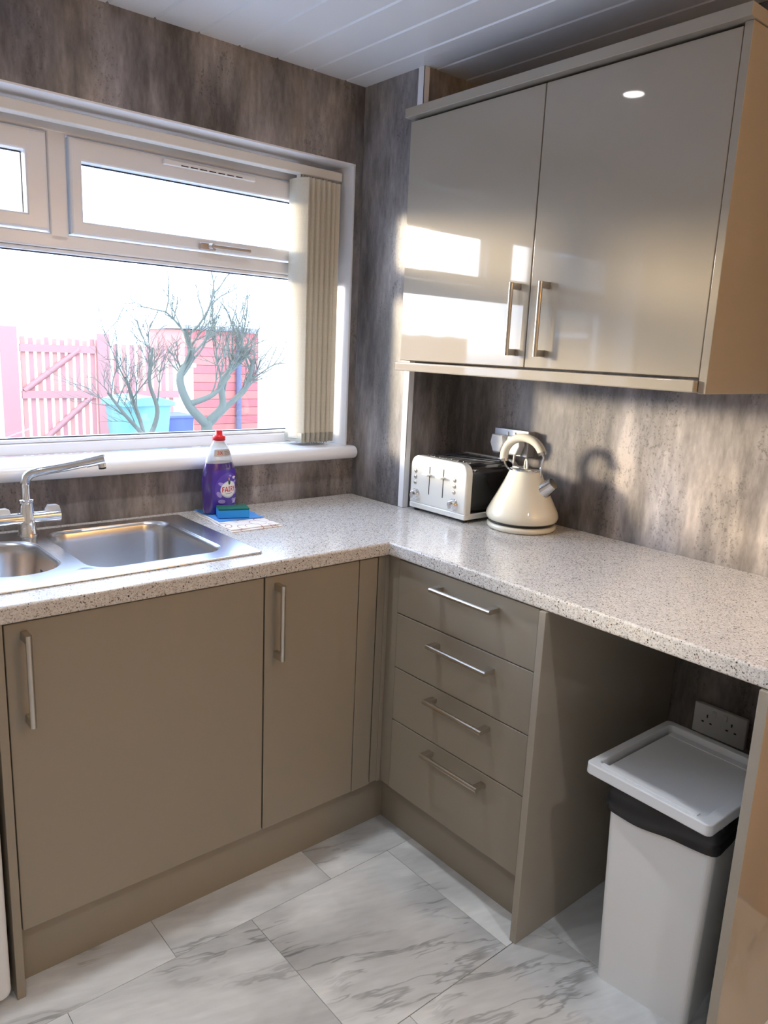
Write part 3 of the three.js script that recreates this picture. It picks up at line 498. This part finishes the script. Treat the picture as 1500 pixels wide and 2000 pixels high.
{ // washing-up liquid bottle
  const b = thing('detergent_bottle', 'purple washing-up liquid bottle with a red cap on the blue cloth', 'bottle', [-0.598, WT + 0.0122, 0.106], 0.22); b.scale.set(1.13, 1.0, 1.1);
  const sect = (prof, flat) => { const g = lathe(prof, 48); g.scale(1, 1, flat); g.computeVertexNormals(); return g; };
  const P1 = [[0, 0], [0.046, 0], [0.0505, 0.004], [0.0525, 0.02], [0.0535, 0.06], [0.0545, 0.095], [0.0525, 0.12], [0.0475, 0.142], [0.0435, 0.155]], P2 = [[0.0435, 0.155], [0.039, 0.172], [0.0335, 0.188], [0.027, 0.203], [0.0215, 0.212], [0.018, 0.216], [0.0165, 0.222]];
  part(b, 'body', sect(P1, 0.58), phys(lin(0.055, 0.022, 0.2), 0.12, { clearcoat: 1, clearcoatRoughness: 0.03 }), 'purple liquid filling the bottle');
  part(b, 'shoulder', sect(P2, 0.62), phys(lin(0.86, 0.9, 0.93), 0.15, { transmission: 0.55, thickness: 0, ior: 1.45, side: THREE.DoubleSide }), 'clear empty shoulder of the bottle');
  const cap = part(b, 'cap', [lathe([[0, 0.253], [0.0085, 0.2525], [0.0095, 0.25], [0.0095, 0.238], [0.0155, 0.236], [0.017, 0.233], [0.0175, 0.222], [0, 0.2215]], 28)], phys(lin(0.75, 0.02, 0.03), 0.3));
  // printed labels on the curved front
  const wrap = (prof, flat, y0, y1, a0, a1, off) => {
    const n = 24, m = 16, pos = [], uv = [], idx = []; const rad = (y) => { for (let i = 1; i < prof.length; i++) if (y <= prof[i][1]) { const [r0, a] = prof[i - 1], [r1, c] = prof[i], t = c === a ? 1 : (y - a) / (c - a); return r0 + (r1 - r0) * t; } return prof[prof.length - 1][0]; };
    for (let j = 0; j <= m; j++) for (let i = 0; i <= n; i++) { const y = y0 + (y1 - y0) * j / m, a = a0 + (a1 - a0) * i / n, r = rad(y) + off; pos.push(Math.sin(a) * r, y, Math.cos(a) * (r * flat + off * 0.5)); uv.push(i / n, j / m); }
    for (let j = 0; j < m; j++) for (let i = 0; i < n; i++) { const a = j * (n + 1) + i; idx.push(a, a + 1, a + n + 1, a + 1, a + n + 2, a + n + 1); }
    const g = new THREE.BufferGeometry(); g.setAttribute('position', new THREE.Float32BufferAttribute(pos, 3)); g.setAttribute('uv', new THREE.Float32BufferAttribute(uv, 2)); g.setIndex(idx); g.computeVertexNormals(); return g;
  };
  const lab = canvasTex(512, 640, (c, w, h) => {
    c.fillStyle = '#4a32a0'; c.fillRect(0, 0, w, h);
    c.fillStyle = '#5b45b4'; c.beginPath(); c.ellipse(270, 340, 225, 285, 0, 0, 7); c.fill();
    c.fillStyle = '#a898e0'; for (const [x, y, r, t] of [[140, 240, 48, 0.5], [400, 225, 42, -0.4], [110, 420, 60, 1], [430, 400, 55, 2], [150, 545, 60, 0.2], [380, 560, 62, 0.8], [300, 110, 30, 0.3]]) { c.beginPath(); c.ellipse(x, y, r, r * 0.55, t, 0, 7); c.fill(); }
    c.fillStyle = '#e8e4f8'; for (let k = 0; k < 5; k++) { c.save(); c.translate(385, 130); c.rotate(-1.2 + k * 0.6); c.beginPath(); c.ellipse(0, 28, 9, 26, 0, 0, 7); c.fill(); c.restore(); }
    c.strokeStyle = '#e8e4f8'; c.lineWidth = 12; for (let k = 0; k < 3; k++) { c.beginPath(); c.moveTo(350 + k * 32, 600); c.quadraticCurveTo(390 + k * 25, 560, 400 + k * 28, 520); c.stroke(); }
    c.fillStyle = '#cdd6e6'; c.beginPath(); c.arc(275, 345, 148, 0, 7); c.fill(); c.fillStyle = '#f4f4f6'; c.beginPath(); c.ellipse(275, 340, 138, 128, 0, 0, 7); c.fill();
    c.fillStyle = '#1c6a3c'; c.beginPath(); c.moveTo(275, 160); c.quadraticCurveTo(320, 235, 275, 268); c.quadraticCurveTo(235, 235, 275, 160); c.fill(); c.fillStyle = '#d98a4a'; c.beginPath(); c.ellipse(275, 165, 12, 30, 0, 0, 7); c.fill();
    c.fillStyle = '#d0182c'; c.font = 'bold 118px sans-serif'; c.textAlign = 'center'; c.save(); c.translate(275, 385); c.scale(0.78, 1.05); c.fillText('FAIRY', 0, 0); c.restore();
    c.fillStyle = '#8a90a8'; c.fillRect(215, 412, 120, 9);
  });
  part(b, 'label', wrap(P1, 0.58, 0.022, 0.135, -0.85, 1.05, 0.0007), phys(0xffffff, 0.25, { map: lab }), 'purple label with a white badge');
  const lab2 = canvasTex(256, 96, (c, w, h) => { c.fillStyle = '#b9b0ac'; c.fillRect(0, 0, w, h); c.fillStyle = '#b4392f'; c.font = 'bold 64px sans-serif'; c.fillText('3X', 34, 70); c.fillStyle = '#8b7d78'; c.fillRect(130, 26, 100, 12); c.fillRect(130, 48, 84, 12); c.fillRect(130, 68, 92, 10); });
  part(b, 'neck_label', wrap(P2, 0.62, 0.176, 0.196, -0.9, 0.9, 0.0008), phys(0xffffff, 0.3, { map: lab2 }), 'small grey neck label with red print');
}
// ================================================================ kitchen bin
{
  const b = thing('kitchen_bin', 'white plastic kitchen bin with a black liner in the gap under the worktop', 'bin', [-0.118, 0, 1.452], 7.5 * D2R);
  const tap = (w0, d0, w1, d1, y0, y1, r) => {                    // tapered rounded box shell
    const ring = (w, d, y) => { const o = []; for (let q = 0; q < 4; q++) for (let i = 0; i <= 6; i++) { const a = q * Math.PI / 2 + i / 6 * Math.PI / 2, sx = q === 0 || q === 3 ? 1 : -1, sz = q < 2 ? 1 : -1; o.push([sx * (w / 2 - r) + Math.cos(a) * r, y, sz * (d / 2 - r) + Math.sin(a) * r]); } return o; };
    const A = ring(w0, d0, y0), B = ring(w1, d1, y1), n = A.length, pos = [...A.flat(), ...B.flat(), 0, y0, 0, 0, y1, 0], idx = [];
    for (let i = 0; i < n; i++) { const j = (i + 1) % n; idx.push(i, n + i, j, j, n + i, n + j, j, 2 * n, i, n + i, 2 * n + 1, n + j); }
    const g = new THREE.BufferGeometry(); g.setAttribute('position', new THREE.Float32BufferAttribute(pos, 3)); g.setIndex(idx); const f = g.toNonIndexed(); f.computeVertexNormals(); return f;
  };
  part(b, 'body', tap(0.295, 0.213, 0.325, 0.236, 0.0, 0.5, 0.016), M.binBody);
  // liner folded over the rim with a wavy lower hem
  const N = makeNoise(61), pos = [], idx = [], n = 120, rows = 7;
  for (let j = 0; j <= rows; j++) for (let i = 0; i < n; i++) {
    const a = i / n * Math.PI * 2, c = Math.cos(a), s = Math.sin(a), k = 1 / Math.pow(Math.pow(Math.abs(c), 14) + Math.pow(Math.abs(s), 14), 1 / 14), w = N(i * 12 / n, j * 0.8, 12, 64) - 0.5, hem = 0.448 + (N(i * 9 / n, 3.5, 9, 64) - 0.5) * 0.034, t = j / rows, y = 0.512 + (hem - 0.512) * t;
    const off = 0.004 + 0.006 * t + w * 0.013; pos.push(c * k * (0.1625 + off), y, s * k * (0.118 + off));
  }
  for (let j = 0; j < rows; j++) for (let i = 0; i < n; i++) { const a = j * n + i, c = j * n + (i + 1) % n; idx.push(a, c, a + n, c, c + n, a + n); }
  const lg = new THREE.BufferGeometry(); lg.setAttribute('position', new THREE.Float32BufferAttribute(pos, 3)); lg.setIndex(idx); lg.computeVertexNormals();
  part(b, 'liner', lg, new THREE.MeshPhysicalMaterial({ color: lin(0.012, 0.012, 0.016), roughness: 0.32, side: THREE.DoubleSide }), 'black bin liner folded over the rim');
  // lid: tray-like with a raised border, set a little askew
  const lid = new THREE.Group(); lid.name = 'lid'; lid.position.set(-0.018, 0.514, -0.007); lid.rotation.set(0.012, -7.5 * D2R, -0.01); b.add(lid);
  const s = new THREE.Shape(); rrect(-0.178, 0.178, -0.148, 0.148, 0.014, s); const hl = new THREE.Path(); rrect(-0.152, 0.155, -0.122, 0.128, 0.008, hl); s.holes.push(hl);
  part(lid, 'border', new THREE.ExtrudeGeometry(s, { depth: 0.02, bevelEnabled: true, bevelThickness: 0.003, bevelSize: 0.003, bevelOffset: -0.003, bevelSegments: 3 }).rotateX(-Math.PI / 2).translate(0, 0.003, 0), M.whitePlastic);
  part(lid, 'flap', [rbox(-0.15, 0.153, 0.004, 0.012, -0.12, 0.126, 0.003, 2), rbox(-0.168, -0.152, 0.0255, 0.0285, -0.118, 0.112, 0.0012, 1), rbox(0.125, 0.13, 0.012, 0.0145, -0.115, 0.12, 0.001, 1)], M.whitePlastic);
}
// ================================================================ ceiling downlights
for (const [x, z, pw, lb] of [[-0.73, 0.61, 1, 'round ceiling downlight over the drawer unit corner'], [-1.95, 0.61, 1, 'round ceiling downlight over the washing machine end'], [-0.73, 2.3, 1, 'round ceiling downlight before the oak door'], [-1.95, 2.3, 1, 'round ceiling downlight at the rear of the room']]) {
  const t = thing('downlight', lb, 'ceiling light', [x, H, z]);
  part(t, 'ring', lathe([[0.032, 0.0005], [0.034, -0.003], [0.042, -0.004], [0.045, -0.001], [0.045, 0.0005]], 36), M.chrome);
  part(t, 'lens', lathe([[0, -0.0015], [0.031, -0.0015], [0.032, 0.0005]], 32), std(0xffffff, 0.4, { emissive: new THREE.Color(1, 0.97, 0.92), emissiveIntensity: 40 }));
  const sp = new THREE.SpotLight(new THREE.Color(0.96, 0.98, 1.0), 2.3 * pw, 0, 62 * D2R, 0.6, 2); sp.position.set(x, H - 0.012, z); sp.target.position.set(x, 0, z); sp.castShadow = true; sp.shadow.radius = 1.6; scene.add(sp, sp.target);
}
{ // unseen pendant added at the rear for the warm light on the panels
  const t = thing('added_pendant_lamp', 'unseen warm globe pendant lamp added near the oak door to light the side panels', 'lamp', [-0.15, H, 3.05]);
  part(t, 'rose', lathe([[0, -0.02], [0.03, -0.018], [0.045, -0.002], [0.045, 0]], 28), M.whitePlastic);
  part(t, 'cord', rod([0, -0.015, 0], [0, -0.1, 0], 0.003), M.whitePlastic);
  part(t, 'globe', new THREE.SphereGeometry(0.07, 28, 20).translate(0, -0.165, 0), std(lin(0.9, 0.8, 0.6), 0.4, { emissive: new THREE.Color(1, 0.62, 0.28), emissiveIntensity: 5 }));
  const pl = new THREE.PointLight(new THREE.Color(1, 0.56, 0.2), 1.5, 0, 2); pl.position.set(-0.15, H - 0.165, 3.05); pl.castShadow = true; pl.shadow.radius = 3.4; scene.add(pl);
}
// ================================================================ garden outside
{
  const r = rng(404), GY = -0.15;
  structure('ground', new THREE.Mesh(box(-40, 40, GY - 0.2, GY, -60, -0.28), std(lin(0.4, 0.42, 0.45), 0.95)), 'pale paving outside the window');
  const red = std(lin(0.46, 0.2, 0.17), 0.85), red2 = std(lin(0.5, 0.23, 0.17), 0.85), Z = -7.5;
  const gate = thing('garden_gate', 'red-stained picket gate with diagonal braces in the garden', 'gate', [1.3, GY, Z]);
  const X = (px) => 0.666 + px * 0.00582 - 1.3;
  for (let k = 0; k < 10; k++) { const x = X(40 + k * 15.4); part(gate, 'picket', box(x - 0.027, x + 0.027, 0.06, 1.55 - (k % 3) * 0.012, -0.011, 0.011), k % 2 ? red : red2); }
  for (const y of [0.3, 0.875, 1.42]) part(gate, 'rail', box(X(33), X(183), y - 0.045, y + 0.045, 0.0115, 0.045), red);
  part(gate, 'brace', rod([X(38), 0.92, 0.03], [X(150), 1.42, 0.03], 0.036, 0.036, 4), red); part(gate, 'brace', rod([X(70), 0.32, 0.03], [X(175), 0.86, 0.03], 0.036, 0.036, 4), red);
  const post = (px, w, h, lb) => { const p = part(scene, numbered('gate_post'), rbox(-w / 2, w / 2, 0, h, -0.06, 0.06, 0.006, 1), red); p.position.set(0.666 + px * 0.00582, GY, Z); p.userData = { label: lb, category: 'post', group: 'gate posts' }; };
  post(12, 0.19, 1.66, 'broad red-stained post on the hinge side of the garden gate'); post(200, 0.16, 1.62, 'red-stained post on the latch side of the garden gate');
  const fen = thing('picket_fence', 'short run of red picket fence behind the green wheeled bin', 'fence', [2.25, GY, Z - 0.05]);
  for (let k = 0; k < 8; k++) part(fen, 'picket', box(-0.26 + k * 0.105, -0.2 + k * 0.105, 0, 1.5, -0.011, 0.011), k % 2 ? red2 : red);
  for (const y of [0.3, 0.87]) part(fen, 'rail', box(-0.28, 0.6, y - 0.045, y + 0.045, 0.0115, 0.05), red);
  // green wheeled bin
  const teal = phys(lin(0.2, 0.42, 0.38), 0.5), wb = thing('wheeled_bin', 'green wheeled refuse bin standing by the picket fence', 'bin', [1.66, GY, -6.0], 0.1);
  const bs = new THREE.CylinderGeometry(0.36, 0.28, 0.84, 4, 1).rotateY(Math.PI / 4); part(wb, 'body', bs.translate(0, 0.46, 0), teal);
  const ls = new THREE.Shape(); ls.moveTo(-0.28, 0); ls.lineTo(0.28, 0); ls.lineTo(0.28, 0.03); ls.quadraticCurveTo(0, 0.13, -0.28, 0.03); ls.closePath();
  part(wb, 'lid', new THREE.ExtrudeGeometry(ls, { depth: 0.56, bevelEnabled: true, bevelThickness: 0.01, bevelSize: 0.01, bevelSegments: 2 }).translate(0, 0.882, -0.28), teal);
  for (const s of [-1, 1]) part(wb, 'wheel', cyl(0.1, 0.1, 0.05, 24).rotateZ(Math.PI / 2).translate(s * 0.2, 0.1, -0.26), M.black);
  part(wb, 'handle', rod([-0.22, 0.9, -0.31], [0.22, 0.9, -0.31], 0.015), teal);
  // dark recycling box behind the tree
  const rb = thing('storage_box', 'dark blue storage box on the ground behind the bare tree', 'box', [2.5, GY, -7.0]);
  part(rb, 'tub', new THREE.CylinderGeometry(0.3, 0.26, 0.62, 4, 1).rotateY(Math.PI / 4).translate(0, 0.31, 0), phys(lin(0.1, 0.12, 0.26), 0.5)); part(rb, 'lid', rbox(-0.23, 0.23, 0.62, 0.66, -0.23, 0.23, 0.01, 1), phys(lin(0.1, 0.12, 0.26), 0.5));
  // cream wall, red boarded shed with a drainpipe, white outbuilding
  const cw = thing('garden_wall', 'low cream rendered garden wall beyond the bare tree', 'wall', [3.1, GY, -8.4]);
  part(cw, 'render', rbox(-0.42, 0.36, 0, 1.2, -0.1, 0.1, 0.01, 1), std(lin(0.62, 0.55, 0.38), 0.9)); part(cw, 'coping', rbox(-0.45, 0.39, 1.2, 1.26, -0.13, 0.13, 0.01, 1), std(lin(0.6, 0.55, 0.42), 0.9));
  const sh = thing('garden_shed', 'red boarded garden shed behind the bare tree', 'shed', [4.3, GY, -9.6]);
  const sred = [std(lin(0.52, 0.15, 0.14), 0.8), std(lin(0.56, 0.19, 0.15), 0.8)];
  for (let k = 0; k < 13; k++) part(sh, 'board', box(-0.6, 0.78, k * 0.135, k * 0.135 + 0.129, 0.5 - (k % 2) * 0.004, 0.52), sred[k % 2]);
  part(sh, 'side_wall', box(-0.6, 0.78, 0, 1.75, -0.8, 0.495), sred[0]); part(sh, 'roof', box(-0.68, 0.86, 1.76, 1.82, -0.9, 0.62), std(lin(0.3, 0.3, 0.33), 0.9));
  part(sh, 'drainpipe', rod([0.32, 0, 0.57], [0.32, 1.75, 0.57], 0.045), std(lin(0.12, 0.13, 0.2), 0.5));
  const wbld = thing('outbuilding', 'white rendered outbuilding with a louvred vent beside the red shed', 'building', [5.0, GY, -6.6]);
  part(wbld, 'walls', box(-0.75, 1.6, 0, 2.0, -1.2, 0), std(lin(0.82, 0.81, 0.8), 0.9)); part(wbld, 'roof', box(-0.85, 1.7, 2.0, 2.08, -1.3, 0.12), std(lin(0.7, 0.7, 0.7), 0.9));
  const vn = part(wbld, 'vent', box(-0.36, 0.1, 0.95, 1.65, 0, 0.012), std(lin(0.7, 0.7, 0.7), 0.8)); for (let k = 0; k < 12; k++) part(vn, 'louvre', box(-0.34, 0.08, 0.98 + k * 0.055, 1.0 + k * 0.055, 0.012, 0.03), std(lin(0.7, 0.7, 0.72), 0.8));
  // close-boarded boundary fence running on from the gate
  const bf = thing('boundary_fence', 'red-stained close-boarded fence running on from the hinge post of the garden gate', 'fence', [0.5, GY, Z - 0.03]);
  for (let k = 0; k < 30; k++) part(bf, 'board', box(-0.3 * k - 0.293, -0.3 * k, 0, 1.86 - (k % 2) * 0.02, -0.012, 0.012), k % 2 ? red : red2);
  for (const y of [0.35, 1.4]) part(bf, 'rail', box(-9.0, 0, y - 0.045, y + 0.045, -0.06, -0.0125), red);
  // unseen building added to block sky and dim its reflection in the cabinet doors
  const nh = thing('added_house', 'unseen pale brick building added to dim the sky mirrored in the wall cabinet doors', 'added_house', [-10.6, GY, -5.2], 58 * D2R);
  const brickM = std(lin(0.42, 0.36, 0.3), 0.9), roofM = std(lin(0.2, 0.17, 0.16), 0.9);
  part(nh, 'walls', box(-3.2, 2.2, 0, 5.0, -6, 0), brickM);
  const rs = new THREE.Shape(); rs.moveTo(-6.3, 0); rs.lineTo(0.3, 0); rs.lineTo(-3, 2.2); rs.closePath(); part(nh, 'roof', new THREE.ExtrudeGeometry(rs, { depth: 5.8, bevelEnabled: false }).rotateY(-Math.PI / 2).translate(2.4, 5.0, 0), roofM);
  for (const [x, y] of [[-2.2, 0.9], [0.6, 0.9], [-2.2, 3.3], [0.6, 3.3]]) { const wn = part(nh, 'window', box(x, x + 1.1, y, y + 1.1, 0, 0.04), M.upvc); part(wn, 'pane', box(x + 0.07, x + 1.03, y + 0.07, y + 1.03, 0.04, 0.05), std(lin(0.06, 0.07, 0.08), 0.1)); }
  // bare trees
  const bark = std(lin(0.13, 0.135, 0.1), 0.95);
  function tree(name, label, at, limbs, seed) {
    const R = rng(seed), t = thing(name, label, 'tree', at), wood = [], twigs = [];
    const grow = (p, dir, len, rad, lev) => {
      const pts = [p.clone()]; let d = dir.clone(), q = p.clone(); const n = 4;
      for (let i = 0; i < n; i++) { d.add(new THREE.Vector3(R() - 0.5, R() - 0.42, R() - 0.5).multiplyScalar(0.45)).normalize(); q = q.clone().addScaledVector(d, len / n); pts.push(q); if (lev > 0 && i > 0) for (let b = 0; b < (lev > 1 ? 2 : 2); b++) grow(q, d.clone().add(new THREE.Vector3(R() - 0.5, R() - 0.35, R() - 0.5).multiplyScalar(1.7)).normalize(), len * (0.45 + R() * 0.3), rad * 0.5, lev - 1); }
      const g = new THREE.TubeGeometry(new THREE.CatmullRomCurve3(pts), 6, rad, lev > 0 ? 7 : 4); const P = g.attributes.position, ring = (lev > 0 ? 7 : 4) + 1; for (let i = 0; i <= 6; i++) { const c = new THREE.CatmullRomCurve3(pts).getPointAt(i / 6), k = 1 - 0.55 * i / 6; for (let j = 0; j < ring; j++) { const v = i * ring + j; P.setXYZ(v, c.x + (P.getX(v) - c.x) * k, c.y + (P.getY(v) - c.y) * k, c.z + (P.getZ(v) - c.z) * k); } }
      (lev > 0 ? wood : twigs).push(g);
    };
    for (const [path, rad, kids] of limbs) { const v = path.map((p) => new THREE.Vector3(...p)); const g = new THREE.TubeGeometry(new THREE.CatmullRomCurve3(v), 20, rad, 9); const c3 = new THREE.CatmullRomCurve3(v), P = g.attributes.position; for (let i = 0; i <= 20; i++) { const c = c3.getPointAt(i / 20), k = 1 - 0.5 * i / 20; for (let j = 0; j < 10; j++) { const w = i * 10 + j; P.setXYZ(w, c.x + (P.getX(w) - c.x) * k, c.y + (P.getY(w) - c.y) * k, c.z + (P.getZ(w) - c.z) * k); } } wood.push(g); for (let i = 0; i < kids; i++) { const u = 0.35 + 0.65 * (i + 0.5) / kids, p = c3.getPointAt(u), d = c3.getTangentAt(u).add(new THREE.Vector3(R() - 0.5, R() - 0.3, R() - 0.5).multiplyScalar(1.6)).normalize(); grow(p, d, 0.3 + R() * 0.22, rad * 0.3, 2); } }
    part(t, 'branches', wood, bark); part(t, 'twigs', twigs, bark); return t;
  }
  tree('bare_tree', 'bare gnarled fruit tree with green bark outside the window', [1.76, GY, -4.5], [
    [[[0, 0, 0], [-0.03, 0.45, 0], [-0.05, 0.85, 0.02]], 0.1, 0], [[[-0.05, 0.8, 0.02], [-0.25, 1.0, 0.05], [-0.32, 1.25, 0.02], [-0.2, 1.45, 0], [-0.28, 1.68, 0.05]], 0.046, 6], [[[-0.05, 0.82, 0.02], [0.1, 0.98, 0.05], [0.12, 1.2, 0], [0.28, 1.4, 0.05]], 0.042, 6], [[[-0.02, 0.8, 0], [0.25, 0.98, -0.1], [0.45, 1.15, -0.1], [0.55, 1.42, -0.15]], 0.036, 6], [[[-0.25, 1.0, 0.05], [-0.05, 1.1, 0.15], [0.1, 1.28, 0.2]], 0.03, 4]], 3);
  tree('bare_tree', 'small bare tangled shrub rising over the green wheeled bin', [1.42, GY, -5.4], [[[[0.1, 0, 0], [0.05, 0.6, 0], [-0.05, 0.95, 0], [-0.15, 1.2, 0.05]], 0.028, 5], [[[0.08, 0.5, 0], [0.2, 0.85, 0], [0.12, 1.15, 0], [0.16, 1.5, 0]], 0.028, 5], [[[0.05, 0.6, 0], [-0.2, 0.85, 0.1], [-0.35, 1.05, 0.1]], 0.024, 4]], 8);
}
scene.traverse((m) => { if (m.isMesh) { m.castShadow = true; m.receiveShadow = true; } });
renderer.render(scene, camera);
